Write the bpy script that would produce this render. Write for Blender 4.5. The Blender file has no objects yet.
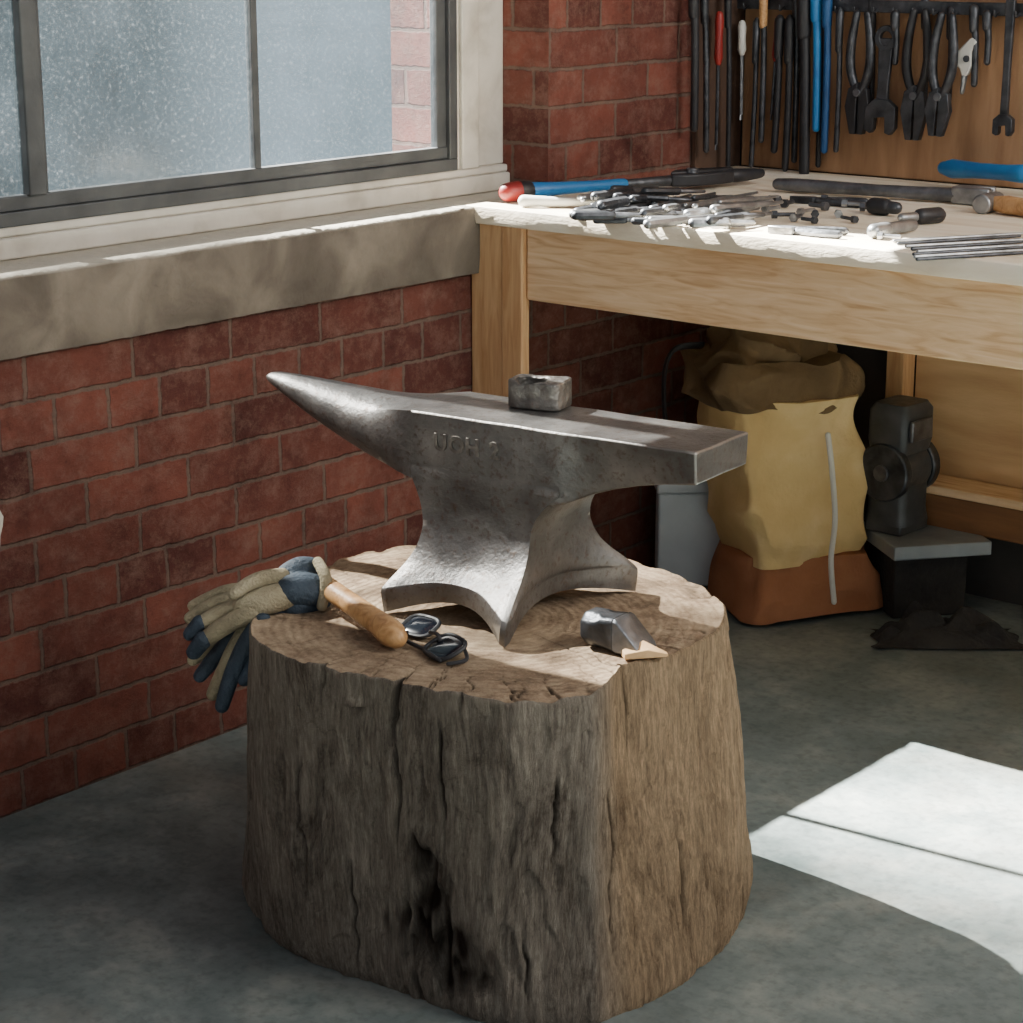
import bpy, bmesh, math, random
from mathutils import Vector, Matrix, noise
random.seed(7)
C = bpy.context.scene.collection
rad = math.radians
CAM = Vector((2.716,-3.11,1.42)); PIT=rad(15.5); YAW=rad(40); FPX=2100.0
Rv=Vector((math.cos(YAW),math.sin(YAW),0)); Fv=Vector((-math.sin(YAW),math.cos(YAW),0)); Zv=Vector((0,0,1))
def ray(px,py):
    u=(px-511.5)/FPX; w=(511.5-py)/FPX
    return Rv*u+Fv*(math.cos(PIT)+w*math.sin(PIT))+Zv*(-math.sin(PIT)+w*math.cos(PIT))
def onz(px,py,z): d=ray(px,py); return CAM+d*((z-CAM.z)/d.z)
def onx(px,py,x): d=ray(px,py); return CAM+d*((x-CAM.x)/d.x)
def ony(px,py,y): d=ray(px,py); return CAM+d*((y-CAM.y)/d.y)
def atd(px,py,D): d=ray(px,py); return CAM+d*(D/d.dot(Fv))

# ---------------------------------------------------------------- materials
def lin(c):
    return tuple((x/255/12.92 if x/255<=.04045 else ((x/255+.055)/1.055)**2.4) for x in c)+(1,)
def newmat(name):
    m=bpy.data.materials.new(name); m.use_nodes=True; nt=m.node_tree
    for n in list(nt.nodes):
        nt.nodes.remove(n)
    out=nt.nodes.new('ShaderNodeOutputMaterial'); b=nt.nodes.new('ShaderNodeBsdfPrincipled')
    nt.links.new(b.outputs[0],out.inputs[0]); return m,nt,b,out
def N(nt,t,**k):
    n=nt.nodes.new(t)
    for a,v in k.items(): setattr(n,a,v)
    return n
def ramp(nt,stops):
    r=nt.nodes.new('ShaderNodeValToRGB'); e=r.color_ramp.elements
    e[0].position=stops[0][0]; e[0].color=stops[0][1]; e[1].position=stops[-1][0]; e[1].color=stops[-1][1]
    for p,c in stops[1:-1]:
        q=e.new(p); q.color=c
    return r
def M(name,c1,c2,scale=8,rough=.6,metal=0,bump=.15,bscale=60,st=(1,1,1),detail=6,dist=.3,rot=(0,0,0),c3=None,spec=None,lit_dust=None):
    m,nt,b,out=newmat(name); L=nt.links.new
    tc=N(nt,'ShaderNodeTexCoord'); mp=N(nt,'ShaderNodeMapping'); mp.inputs['Scale'].default_value=st; mp.inputs['Rotation'].default_value=rot
    L(tc.outputs['Object'],mp.inputs[0])
    n1=N(nt,'ShaderNodeTexNoise'); n1.inputs['Scale'].default_value=scale; n1.inputs['Detail'].default_value=detail; n1.inputs['Distortion'].default_value=dist
    L(mp.outputs[0],n1.inputs[0])
    stops=[(.3,lin(c1)),(.7,lin(c2))] if c3 is None else [(.28,lin(c1)),(.5,lin(c2)),(.72,lin(c3))]
    r=ramp(nt,stops); L(n1.outputs[0],r.inputs[0]); col=r.outputs[0]
    if lit_dust:   # paler upward faces: dusty, with sunlit brightness put into the colour
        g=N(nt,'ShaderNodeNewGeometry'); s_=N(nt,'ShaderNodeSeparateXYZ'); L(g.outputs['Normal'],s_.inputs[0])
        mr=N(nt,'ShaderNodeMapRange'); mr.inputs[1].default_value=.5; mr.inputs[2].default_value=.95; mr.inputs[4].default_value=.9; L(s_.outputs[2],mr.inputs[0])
        mx=N(nt,'ShaderNodeMixRGB'); L(mr.outputs[0],mx.inputs[0]); L(col,mx.inputs[1]); mx.inputs[2].default_value=lin(lit_dust); col=mx.outputs[0]
    L(col,b.inputs['Base Color'])
    n2=N(nt,'ShaderNodeTexNoise'); n2.inputs['Scale'].default_value=bscale; n2.inputs['Detail'].default_value=5
    L(mp.outputs[0],n2.inputs[0])
    bp=N(nt,'ShaderNodeBump'); bp.inputs['Strength'].default_value=bump; bp.inputs['Distance'].default_value=.01
    L(n2.outputs[0],bp.inputs['Height']); L(bp.outputs[0],b.inputs['Normal'])
    mr=N(nt,'ShaderNodeMapRange'); mr.inputs[3].default_value=max(rough-.12,.05); mr.inputs[4].default_value=min(rough+.12,1)
    L(n2.outputs[0],mr.inputs[0]); L(mr.outputs[0],b.inputs['Roughness'])
    b.inputs['Metallic'].default_value=metal
    if spec is not None: b.inputs['Specular IOR Level'].default_value=spec
    return m

def brick_mat():
    m,nt,b,out=newmat('brick'); L=nt.links.new
    tc=N(nt,'ShaderNodeTexCoord'); sp=N(nt,'ShaderNodeSeparateXYZ'); L(tc.outputs['Object'],sp.inputs[0])
    g=N(nt,'ShaderNodeNewGeometry'); sn=N(nt,'ShaderNodeSeparateXYZ'); L(g.outputs['True Normal'],sn.inputs[0])
    ax=N(nt,'ShaderNodeMath',operation='ABSOLUTE'); L(sn.outputs[0],ax.inputs[0])
    ay=N(nt,'ShaderNodeMath',operation='ABSOLUTE'); L(sn.outputs[1],ay.inputs[0])
    m1=N(nt,'ShaderNodeMath',operation='MULTIPLY'); L(sp.outputs[0],m1.inputs[0]); L(ay.outputs[0],m1.inputs[1])
    m2=N(nt,'ShaderNodeMath',operation='MULTIPLY'); L(sp.outputs[1],m2.inputs[0]); L(ax.outputs[0],m2.inputs[1])
    ad=N(nt,'ShaderNodeMath',operation='ADD'); L(m1.outputs[0],ad.inputs[0]); L(m2.outputs[0],ad.inputs[1])
    cb=N(nt,'ShaderNodeCombineXYZ'); L(ad.outputs[0],cb.inputs[0]); L(sp.outputs[2],cb.inputs[1])
    def wob(scale,amt,src):
        nw=N(nt,'ShaderNodeTexNoise'); nw.inputs['Scale'].default_value=scale; nw.inputs['Detail'].default_value=5; L(cb.outputs[0],nw.inputs[0])
        vs=N(nt,'ShaderNodeVectorMath',operation='SUBTRACT'); L(nw.outputs['Color'],vs.inputs[0]); vs.inputs[1].default_value=(.5,.5,.5)
        vm=N(nt,'ShaderNodeVectorMath',operation='SCALE'); L(vs.outputs[0],vm.inputs[0]); vm.inputs['Scale'].default_value=amt
        va=N(nt,'ShaderNodeVectorMath',operation='ADD'); L(src,va.inputs[0]); L(vm.outputs[0],va.inputs[1]); return va.outputs[0]
    vec=wob(70,.009,wob(7,.009,cb.outputs[0]))
    bk=N(nt,'ShaderNodeTexBrick'); L(vec,bk.inputs['Vector'])
    bk.inputs['Scale'].default_value=1; bk.inputs['Brick Width'].default_value=.222; bk.inputs['Row Height'].default_value=.0765
    bk.inputs['Mortar Size'].default_value=.0052; bk.inputs['Mortar Smooth'].default_value=.55; bk.inputs['Bias'].default_value=-.1
    bk.squash=.5; bk.squash_frequency=4
    bk.inputs['Color1'].default_value=lin((140,83,70)); bk.inputs['Color2'].default_value=lin((90,52,47)); bk.inputs['Mortar'].default_value=lin((120,99,88))
    n1=N(nt,'ShaderNodeTexNoise'); n1.inputs['Scale'].default_value=6; n1.inputs['Detail'].default_value=10; n1.inputs['Roughness'].default_value=.7; L(cb.outputs[0],n1.inputs[0])
    r1=ramp(nt,[(.3,(.45,.42,.42,1)),(.5,(.95,.95,.95,1)),(.75,(1.3,1.24,1.16,1))]); L(n1.outputs[0],r1.inputs[0])
    mx=N(nt,'ShaderNodeMixRGB',blend_type='MULTIPLY'); mx.inputs[0].default_value=.95; L(bk.outputs[0],mx.inputs[1]); L(r1.outputs[0],mx.inputs[2])
    n3=N(nt,'ShaderNodeTexNoise'); n3.inputs['Scale'].default_value=18; n3.inputs['Detail'].default_value=12; n3.inputs['Roughness'].default_value=.82; L(cb.outputs[0],n3.inputs[0])
    r3=ramp(nt,[(.47,(0,0,0,1)),(.72,(.8,.8,.8,1))]); L(n3.outputs[0],r3.inputs[0])
    mx2=N(nt,'ShaderNodeMixRGB'); L(r3.outputs[0],mx2.inputs[0]); L(mx.outputs[0],mx2.inputs[1]); mx2.inputs[2].default_value=lin((152,118,103))
    rd=ramp(nt,[(.28,(.32,.3,.3,1)),(.43,(1,1,1,1))]); L(n3.outputs[0],rd.inputs[0])
    mx3=N(nt,'ShaderNodeMixRGB',blend_type='MULTIPLY'); mx3.inputs[0].default_value=.85; L(mx2.outputs[0],mx3.inputs[1]); L(rd.outputs[0],mx3.inputs[2])
    L(mx3.outputs[0],b.inputs['Base Color']); b.inputs['Roughness'].default_value=.9; b.inputs['Specular IOR Level'].default_value=.25
    iv=N(nt,'ShaderNodeMath',operation='MULTIPLY_ADD'); L(bk.outputs['Fac'],iv.inputs[0]); iv.inputs[1].default_value=-.6; iv.inputs[2].default_value=1
    h=N(nt,'ShaderNodeMath',operation='MULTIPLY_ADD'); L(n3.outputs[0],h.inputs[0]); h.inputs[1].default_value=1.5; L(iv.outputs[0],h.inputs[2])
    bp=N(nt,'ShaderNodeBump'); bp.inputs['Strength'].default_value=1; bp.inputs['Distance'].default_value=.008
    L(h.outputs[0],bp.inputs['Height']); L(bp.outputs[0],b.inputs['Normal'])
    return m

def floor_mat():
    m,nt,b,out=newmat('concrete_floor'); L=nt.links.new
    tc=N(nt,'ShaderNodeTexCoord')
    n1=N(nt,'ShaderNodeTexNoise'); n1.inputs['Scale'].default_value=2.8; n1.inputs['Detail'].default_value=12; n1.inputs['Roughness'].default_value=.7; n1.inputs['Distortion'].default_value=.15
    L(tc.outputs['Object'],n1.inputs[0])
    r=ramp(nt,[(.34,lin((80,91,90))),(.5,lin((110,119,117))),(.66,lin((148,151,144)))]); L(n1.outputs[0],r.inputs[0])
    n3=N(nt,'ShaderNodeTexNoise'); n3.inputs['Scale'].default_value=1.3; n3.inputs['Detail'].default_value=9; n3.inputs['Roughness'].default_value=.65
    L(tc.outputs['Object'],n3.inputs[0])
    r3=ramp(nt,[(.50,(0,0,0,1)),(.68,(.6,.6,.6,1))]); L(n3.outputs[0],r3.inputs[0])
    mx=N(nt,'ShaderNodeMixRGB'); L(r3.outputs[0],mx.inputs[0]); L(r.outputs[0],mx.inputs[1]); mx.inputs[2].default_value=lin((132,122,110))
    sp=N(nt,'ShaderNodeTexNoise'); sp.inputs['Scale'].default_value=70; sp.inputs['Detail'].default_value=6; L(tc.outputs['Object'],sp.inputs[0])
    rs=ramp(nt,[(.34,(.72,.72,.72,1)),(.5,(1,1,1,1)),(.74,(1.12,1.12,1.1,1))]); L(sp.outputs[0],rs.inputs[0])
    m3=N(nt,'ShaderNodeMixRGB',blend_type='MULTIPLY'); m3.inputs[0].default_value=.7; L(mx.outputs[0],m3.inputs[1]); L(rs.outputs[0],m3.inputs[2])
    L(m3.outputs[0],b.inputs['Base Color'])
    mr=N(nt,'ShaderNodeMapRange'); mr.inputs[3].default_value=.38; mr.inputs[4].default_value=.78; L(n1.outputs[0],mr.inputs[0]); L(mr.outputs[0],b.inputs['Roughness'])
    bp=N(nt,'ShaderNodeBump'); bp.inputs['Strength'].default_value=.18; bp.inputs['Distance'].default_value=.004; L(sp.outputs[0],bp.inputs['Height']); L(bp.outputs[0],b.inputs['Normal'])
    return m

def glass_mat():
    m,nt,b,out=newmat('hazy_glass'); L=nt.links.new
    nt.nodes.remove(b)
    tc=N(nt,'ShaderNodeTexCoord')
    n1=N(nt,'ShaderNodeTexNoise'); n1.inputs['Scale'].default_value=3.0; n1.inputs['Detail'].default_value=9; n1.inputs['Roughness'].default_value=.68; L(tc.outputs['Object'],n1.inputs[0])
    n2=N(nt,'ShaderNodeTexNoise'); n2.inputs['Scale'].default_value=150; n2.inputs['Detail'].default_value=3; L(tc.outputs['Object'],n2.inputs[0])
    r1=ramp(nt,[(.35,(.12,.12,.12,1)),(.68,(.40,.40,.40,1))]); L(n1.outputs[0],r1.inputs[0])
    # frosted haze, with extra added on the left panes to dim sun on stump
    sx_=N(nt,'ShaderNodeSeparateXYZ'); L(tc.outputs['Object'],sx_.inputs[0])
    wob=N(nt,'ShaderNodeMath',operation='MULTIPLY_ADD'); L(n1.outputs[0],wob.inputs[0]); wob.inputs[1].default_value=.35; L(sx_.outputs[1],wob.inputs[2])
    gr=N(nt,'ShaderNodeMapRange'); gr.inputs[1].default_value=-.06; gr.inputs[2].default_value=.24; gr.inputs[3].default_value=.46; gr.inputs[4].default_value=0; L(wob.outputs[0],gr.inputs[0])
    ad=N(nt,'ShaderNodeMath',operation='ADD'); ad.use_clamp=True; L(r1.outputs[0],ad.inputs[0]); L(gr.outputs[0],ad.inputs[1])
    rc=ramp(nt,[(.40,(.018,.0245,.029,1)),(.60,(.025,.033,.038,1)),(.70,(.075,.086,.094,1))]); L(n2.outputs[0],rc.inputs[0])
    tr=N(nt,'ShaderNodeBsdfTransparent'); tr.inputs[0].default_value=(.95,.98,1,1)
    df=N(nt,'ShaderNodeBsdfDiffuse'); L(rc.outputs[0],df.inputs[0])
    tl=N(nt,'ShaderNodeBsdfTranslucent'); L(rc.outputs[0],tl.inputs[0])
    mm=N(nt,'ShaderNodeMixShader'); mm.inputs[0].default_value=.4; L(df.outputs[0],mm.inputs[1]); L(tl.outputs[0],mm.inputs[2])
    m2=N(nt,'ShaderNodeMixShader'); L(ad.outputs[0],m2.inputs[0]); L(tr.outputs[0],m2.inputs[1]); L(mm.outputs[0],m2.inputs[2])
    gl=N(nt,'ShaderNodeBsdfGlossy'); gl.inputs['Roughness'].default_value=.15
    m3=N(nt,'ShaderNodeMixShader'); m3.inputs[0].default_value=.04; L(m2.outputs[0],m3.inputs[1]); L(gl.outputs[0],m3.inputs[2])
    L(m3.outputs[0],out.inputs[0]); return m

def stump_side_mat():
    m,nt,b,out=newmat('weathered_wood_side'); L=nt.links.new
    tc=N(nt,'ShaderNodeTexCoord')
    wn=N(nt,'ShaderNodeTexNoise'); wn.inputs['Scale'].default_value=5; wn.inputs['Detail'].default_value=3; L(tc.outputs['Object'],wn.inputs[0])
    wm=N(nt,'ShaderNodeMixRGB',blend_type='ADD'); wm.inputs[0].default_value=.03; L(tc.outputs['Object'],wm.inputs[1]); L(wn.outputs['Color'],wm.inputs[2])
    mp=N(nt,'ShaderNodeMapping'); mp.inputs['Scale'].default_value=(1,1,.09); L(wm.outputs[0],mp.inputs[0])
    fib=N(nt,'ShaderNodeTexNoise'); fib.inputs['Scale'].default_value=150; fib.inputs['Detail'].default_value=12; fib.inputs['Roughness'].default_value=.85; L(mp.outputs[0],fib.inputs[0])
    mp2=N(nt,'ShaderNodeMapping'); mp2.inputs['Scale'].default_value=(1,1,.38); L(tc.outputs['Object'],mp2.inputs[0])
    big=N(nt,'ShaderNodeTexNoise'); big.inputs['Scale'].default_value=12; big.inputs['Detail'].default_value=14; big.inputs['Roughness'].default_value=.82; big.inputs['Distortion'].default_value=.4; L(mp2.outputs[0],big.inputs[0])
    r=ramp(nt,[(.32,lin((92,84,77))),(.43,lin((144,134,123))),(.55,lin((176,166,152))),(.70,lin((214,205,191)))]); L(fib.outputs[0],r.inputs[0])
    r2=ramp(nt,[(.37,(.38,.34,.31,1)),(.46,(.84,.81,.78,1)),(.60,(1.2,1.17,1.14,1))]); L(big.outputs[0],r2.inputs[0])
    mx=N(nt,'ShaderNodeMixRGB',blend_type='MULTIPLY'); mx.inputs[0].default_value=.95; L(r.outputs[0],mx.inputs[1]); L(r2.outputs[0],mx.inputs[2])
    aw=N(nt,'ShaderNodeAttribute'); aw.attribute_name='lit_warm'
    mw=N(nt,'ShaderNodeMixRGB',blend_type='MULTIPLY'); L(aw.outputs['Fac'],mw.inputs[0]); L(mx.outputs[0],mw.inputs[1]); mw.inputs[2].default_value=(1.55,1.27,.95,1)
    at=N(nt,'ShaderNodeAttribute'); at.attribute_name='rot'
    ma=N(nt,'ShaderNodeMixRGB'); L(at.outputs['Fac'],ma.inputs[0]); L(mw.outputs[0],ma.inputs[1]); ma.inputs[2].default_value=lin((52,38,30))
    L(ma.outputs[0],b.inputs['Base Color']); b.inputs['Roughness'].default_value=.9; b.inputs['Specular IOR Level'].default_value=.2
    ad=N(nt,'ShaderNodeMath',operation='MULTIPLY_ADD'); L(big.outputs[0],ad.inputs[0]); ad.inputs[1].default_value=1.8; L(fib.outputs[0],ad.inputs[2])
    bp=N(nt,'ShaderNodeBump'); bp.inputs['Strength'].default_value=1; bp.inputs['Distance'].default_value=.018; L(ad.outputs[0],bp.inputs['Height']); L(bp.outputs[0],b.inputs['Normal'])
    return m
def stump_top_mat():
    m,nt,b,out=newmat('end_grain'); L=nt.links.new
    tc=N(nt,'ShaderNodeTexCoord')
    wv=N(nt,'ShaderNodeTexWave',wave_type='RINGS',rings_direction='Z'); wv.inputs['Scale'].default_value=23; wv.inputs['Distortion'].default_value=5; wv.inputs['Detail'].default_value=7; wv.inputs['Detail Scale'].default_value=1.2; wv.inputs['Detail Roughness'].default_value=.75
    L(tc.outputs['Object'],wv.inputs[0])
    n1=N(nt,'ShaderNodeTexNoise'); n1.inputs['Scale'].default_value=12; n1.inputs['Detail'].default_value=12; n1.inputs['Roughness'].default_value=.8; L(tc.outputs['Object'],n1.inputs[0])
    r=ramp(nt,[(.32,lin((82,68,54))),(.46,lin((146,124,101))),(.66,lin((200,177,147)))]); L(n1.outputs[0],r.inputs[0])
    rw=ramp(nt,[(0,(.66,.62,.58,1)),(.5,(1.0,1.0,1.0,1))]); L(wv.outputs[0],rw.inputs[0])
    mx=N(nt,'ShaderNodeMixRGB',blend_type='MULTIPLY'); mx.inputs[0].default_value=.3; L(r.outputs[0],mx.inputs[1]); L(rw.outputs[0],mx.inputs[2])
    at=N(nt,'ShaderNodeAttribute'); at.attribute_name='rot'
    ma=N(nt,'ShaderNodeMixRGB'); L(at.outputs['Fac'],ma.inputs[0]); L(mx.outputs[0],ma.inputs[1]); ma.inputs[2].default_value=lin((42,31,24))
    L(ma.outputs[0],b.inputs['Base Color']); b.inputs['Roughness'].default_value=.88; b.inputs['Specular IOR Level'].default_value=.2
    ad=N(nt,'ShaderNodeMath',operation='MULTIPLY_ADD'); L(wv.outputs[0],ad.inputs[0]); ad.inputs[1].default_value=.18; L(n1.outputs[0],ad.inputs[2])
    bp=N(nt,'ShaderNodeBump'); bp.inputs['Strength'].default_value=.8; bp.inputs['Distance'].default_value=.008; L(ad.outputs[0],bp.inputs['Height']); L(bp.outputs[0],b.inputs['Normal'])
    return m
def iron_mat():
    m,nt,b,out=newmat('worn_iron'); L=nt.links.new
    tc=N(nt,'ShaderNodeTexCoord')
    n1=N(nt,'ShaderNodeTexNoise'); n1.inputs['Scale'].default_value=8; n1.inputs['Detail'].default_value=10; n1.inputs['Roughness'].default_value=.6; L(tc.outputs['Object'],n1.inputs[0])
    r=ramp(nt,[(.32,lin((88,86,85))),(.5,lin((116,114,112))),(.68,lin((146,143,139)))]); L(n1.outputs[0],r.inputs[0])
    n2=N(nt,'ShaderNodeTexNoise'); n2.inputs['Scale'].default_value=110; n2.inputs['Detail'].default_value=7; n2.inputs['Roughness'].default_value=.6; L(tc.outputs['Object'],n2.inputs[0])
    r2=ramp(nt,[(.53,(0,0,0,1)),(.69,(.65,.65,.65,1))]); L(n2.outputs[0],r2.inputs[0])
    mx=N(nt,'ShaderNodeMixRGB'); L(r2.outputs[0],mx.inputs[0]); L(r.outputs[0],mx.inputs[1]); mx.inputs[2].default_value=lin((90,72,60))
    ge=N(nt,'ShaderNodeNewGeometry'); re=ramp(nt,[(.53,(0,0,0,1)),(.60,(.75,.75,.75,1))]); L(ge.outputs['Pointiness'],re.inputs[0])
    me_=N(nt,'ShaderNodeMixRGB'); L(re.outputs[0],me_.inputs[0]); L(mx.outputs[0],me_.inputs[1]); me_.inputs[2].default_value=lin((196,190,180))
    L(me_.outputs[0],b.inputs['Base Color']); b.inputs['Metallic'].default_value=.75
    mr=N(nt,'ShaderNodeMapRange'); mr.inputs[3].default_value=.32; mr.inputs[4].default_value=.54; L(n1.outputs[0],mr.inputs[0]); L(mr.outputs[0],b.inputs['Roughness'])
    ad=N(nt,'ShaderNodeMath',operation='ADD'); L(n1.outputs[0],ad.inputs[0]); L(n2.outputs[0],ad.inputs[1])
    bp=N(nt,'ShaderNodeBump'); bp.inputs['Strength'].default_value=.28; bp.inputs['Distance'].default_value=.005; L(ad.outputs[0],bp.inputs['Height']); L(bp.outputs[0],b.inputs['Normal'])
    return m
def lens_mat():
    m,nt,b,out=newmat('dark_lens'); b.inputs['Base Color'].default_value=lin((22,26,34)); b.inputs['Roughness'].default_value=.12; b.inputs['Coat Weight'].default_value=.2
    return m

BR=brick_mat(); FL=floor_mat(); GL=glass_mat(); IR=iron_mat()
CONC=M('sill_concrete',(74,66,57),(106,96,84),7,.92,0,.5,60,c3=(138,127,112),detail=12,dist=.6,lit_dust=(196,188,172))
CREAM=M('cream_paint',(168,160,146),(208,201,188),9,.6,0,.15,60,detail=12,c3=(218,212,200))
DFRAME=M('grey_frame_metal',(66,68,70),(92,94,94),10,.5,.2,.1,60)
PINE=M('pine_wood',(198,152,108),(224,188,146),7,.6,0,.12,50,st=(1,9,9),c3=(236,206,170),dist=1.2)
PINEV=M('pine_wood_upright',(188,140,94),(216,176,130),7,.6,0,.12,50,st=(9,9,1),dist=1.2)
PLY=M('bench_plywood',(222,202,172),(240,226,202),5,.65,0,.15,70,st=(1,6,3),c3=(248,238,220))
BOARD=M('tool_board_wood',(136,100,70),(162,124,90),4,.75,0,.2,50,st=(6,1,1),c3=(180,142,106))
WALLB=M('back_wall_plaster',(60,57,54),(84,79,74),4,.9,0,.3,40)
STEEL=M('tool_steel',(120,122,124),(176,178,180),30,.38,.85,.15,90)
DSTEEL=M('dark_tool_steel',(48,50,54),(90,92,96),30,.42,.7,.2,90)
MSTEEL=M('mid_tool_steel',(80,82,86),(126,128,132),30,.4,.8,.2,90)
BLACK=M('black_rubber',(20,20,22),(42,42,46),20,.5,0,.1,80)
BLUE=M('blue_grip',(24,96,156),(38,128,186),12,.4,0,.08,60)
DBLUE=M('dark_blue_grip',(18,60,104),(28,84,134),12,.5,0,.08,60)
RED=M('red_grip',(120,28,26),(150,40,34),12,.45,0,.08,60)
WHITEP=M('white_plastic',(190,188,180),(218,216,208),12,.5,0,.08,60)
HAND=M('ash_handle',(158,110,66),(192,146,96),10,.45,0,.1,60,st=(5,5,5),dist=1.5,c3=(208,166,118))
MUST=M('mustard_canvas',(200,168,114),(216,186,132),6,.9,0,.2,120,c3=(232,206,158),spec=.2)
RUST=M('rust_canvas',(146,94,64),(176,122,88),6,.9,0,.25,120,spec=.2)
OLIVE=M('brown_canvas',(92,74,52),(128,106,78),8,.95,0,.3,90,spec=.2)
GREYB=M('grey_sheet_metal',(176,182,186),(206,210,213),6,.5,.1,.1,60)
GREYM=M('grey_machine_paint',(58,60,62),(88,90,92),12,.45,.4,.15,60)
DCLOTH=M('dark_cloth',(34,32,32),(62,58,54),10,.95,0,.6,90)
GBEIGE=M('glove_beige_knit',(122,113,90),(158,146,118),18,.95,0,.6,260,c3=(182,170,142))
GNAVY=M('glove_navy_rubber',(36,46,56),(64,78,92),16,.7,0,.4,200)
CHIP=M('fresh_wood',(180,140,94),(208,170,124),20,.7,0,.2,80)
LENS=lens_mat()

# ---------------------------------------------------------------- mesh helper
def cr(pts,n=6):
    P=[Vector(p) for p in pts]; out=[]
    for i in range(len(P)-1):
        p0=P[max(i-1,0)];p1=P[i];p2=P[i+1];p3=P[min(i+2,len(P)-1)]
        for k in range(n):
            t=k/n
            out.append(.5*((2*p1)+(p2-p0)*t+(2*p0-5*p1+4*p2-p3)*t*t+(3*p1-p0-3*p2+p3)*t**3))
    out.append(P[-1]); return out
def interp(vals,n):
    out=[]
    for i in range(len(vals)-1):
        for k in range(n): out.append(vals[i]+(vals[i+1]-vals[i])*k/n)
    out.append(vals[-1]); return out
class MB:
    def __init__(s): s.bm=bmesh.new(); s.mi=0
    def face(s,vs):
        try:
            f=s.bm.faces.new(vs); f.material_index=s.mi; return f
        except ValueError: return None
    def box(s,lo,hi,mat=None):
        lo=Vector(lo);hi=Vector(hi);v=[]
        for z in (lo.z,hi.z):
            for x,y in ((lo.x,lo.y),(hi.x,lo.y),(hi.x,hi.y),(lo.x,hi.y)):
                p=Vector((x,y,z)); p=mat@p if mat else p; v.append(s.bm.verts.new(p))
        for q in ((3,2,1,0),(4,5,6,7),(0,1,5,4),(1,2,6,5),(2,3,7,6),(3,0,4,7)): s.face([v[i] for i in q])
        return s
    def loft(s,rings,cap=True,closed=True):
        R=[[s.bm.verts.new(p) for p in r] for r in rings]; n=len(R[0])
        for a,b in zip(R,R[1:]):
            for i in range(n if closed else n-1):
                j=(i+1)%n; s.face([a[i],a[j],b[j],b[i]])
        if cap in (True,'start'): s.face(list(reversed(R[0])))
        if cap in (True,'end'): s.face(R[-1])
        return s
    def tube(s,pts,rr,seg=12,rnd=True,flat=1.0,up=None):
        pts=[Vector(p) for p in pts]
        if not hasattr(rr,'__len__'): rr=[rr]*len(pts)
        rr=list(rr)
        T=[]
        for i in range(len(pts)):
            d=pts[min(i+1,len(pts)-1)]-pts[max(i-1,0)]; T.append(d.normalized())
        ref=Vector(up) if up else (Vector((0,0,1)) if abs(T[0].z)<.9 else Vector((1,0,0)))
        rings=[]
        def ring(c,t,r,ref):
            a=ref.cross(t).normalized(); b=t.cross(a).normalized()
            return [c+a*math.cos(2*math.pi*k/seg)*r+b*math.sin(2*math.pi*k/seg)*r*flat for k in range(seg)],b
        if rnd:
            for k in (0,1,2):
                an=math.pi/2*(k+.15)/3; rings.append(ring(pts[0]-T[0]*rr[0]*math.cos(an)*flat,T[0],rr[0]*math.sin(an),ref)[0])
        for p,t,r in zip(pts,T,rr):
            q,b=ring(p,t,r,ref); ref=b; rings.append(q)
        if rnd:
            for k in (2,1,0):
                an=math.pi/2*(k+.15)/3; rings.append(ring(pts[-1]+T[-1]*rr[-1]*math.cos(an)*flat,T[-1],rr[-1]*math.sin(an),ref)[0])
        return s.loft(rings)
    def prism(s,poly,d,origin,ux,uy):
        ux=Vector(ux).normalized();uy=Vector(uy).normalized();n=ux.cross(uy);o=Vector(origin)
        a=[o+ux*x+uy*y-n*d/2 for x,y in poly]; b=[o+ux*x+uy*y+n*d/2 for x,y in poly]
        return s.loft([a,b])
    def holed(s,outer,inner,z0,z1,mat=None):
        f=(lambda p: mat@Vector(p)) if mat else Vector
        n=len(outer)
        L=[[s.bm.verts.new(f((x,y,z))) for x,y in lp] for lp,z in ((outer,z0),(outer,z1),(inner,z1),(inner,z0))]
        for k in range(4):
            a=L[k];b=L[(k+1)%4]
            for i in range(n): j=(i+1)%n; s.face([a[i],a[j],b[j],b[i]])
        return s
    def build(s,name,mats,parent=None,smooth=40,bevel=0,seg=2,remesh=0,world=True,disp=0):
        if not isinstance(mats,(list,tuple)): mats=[mats]
        bmesh.ops.recalc_face_normals(s.bm,faces=s.bm.faces)
        org=Vector((0,0,0))
        if world:
            if parent is not None:
                Mi=(Matrix.Translation(parent.location)@parent.rotation_euler.to_matrix().to_4x4()).inverted()
                bmesh.ops.transform(s.bm,matrix=Mi,verts=s.bm.verts)
            else:
                xs=[v.co for v in s.bm.verts]
                org=Vector((sum((min(v.x for v in xs),max(v.x for v in xs)))/2,sum((min(v.y for v in xs),max(v.y for v in xs)))/2,min(v.z for v in xs)))
                bmesh.ops.translate(s.bm,vec=-org,verts=s.bm.verts)
        me=bpy.data.meshes.new(name); s.bm.to_mesh(me); s.bm.free()
        for m in mats: me.materials.append(m)
        if smooth:
            me.polygons.foreach_set('use_smooth',[True]*len(me.polygons))
            me.set_sharp_from_angle(angle=rad(smooth))
        o=bpy.data.objects.new(name,me); C.objects.link(o); o.location=org
        if parent is not None: o.parent=parent
        if remesh:
            r=o.modifiers.new('r','REMESH'); r.mode='VOXEL'; r.voxel_size=remesh; r.use_smooth_shade=True
            q=o.modifiers.new('s','SMOOTH'); q.iterations=4; q.factor=.5
        if bevel:
            b=o.modifiers.new('b','BEVEL'); b.width=bevel; b.segments=seg; b.limit_method='ANGLE'; b.angle_limit=rad(35)
        return o
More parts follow.
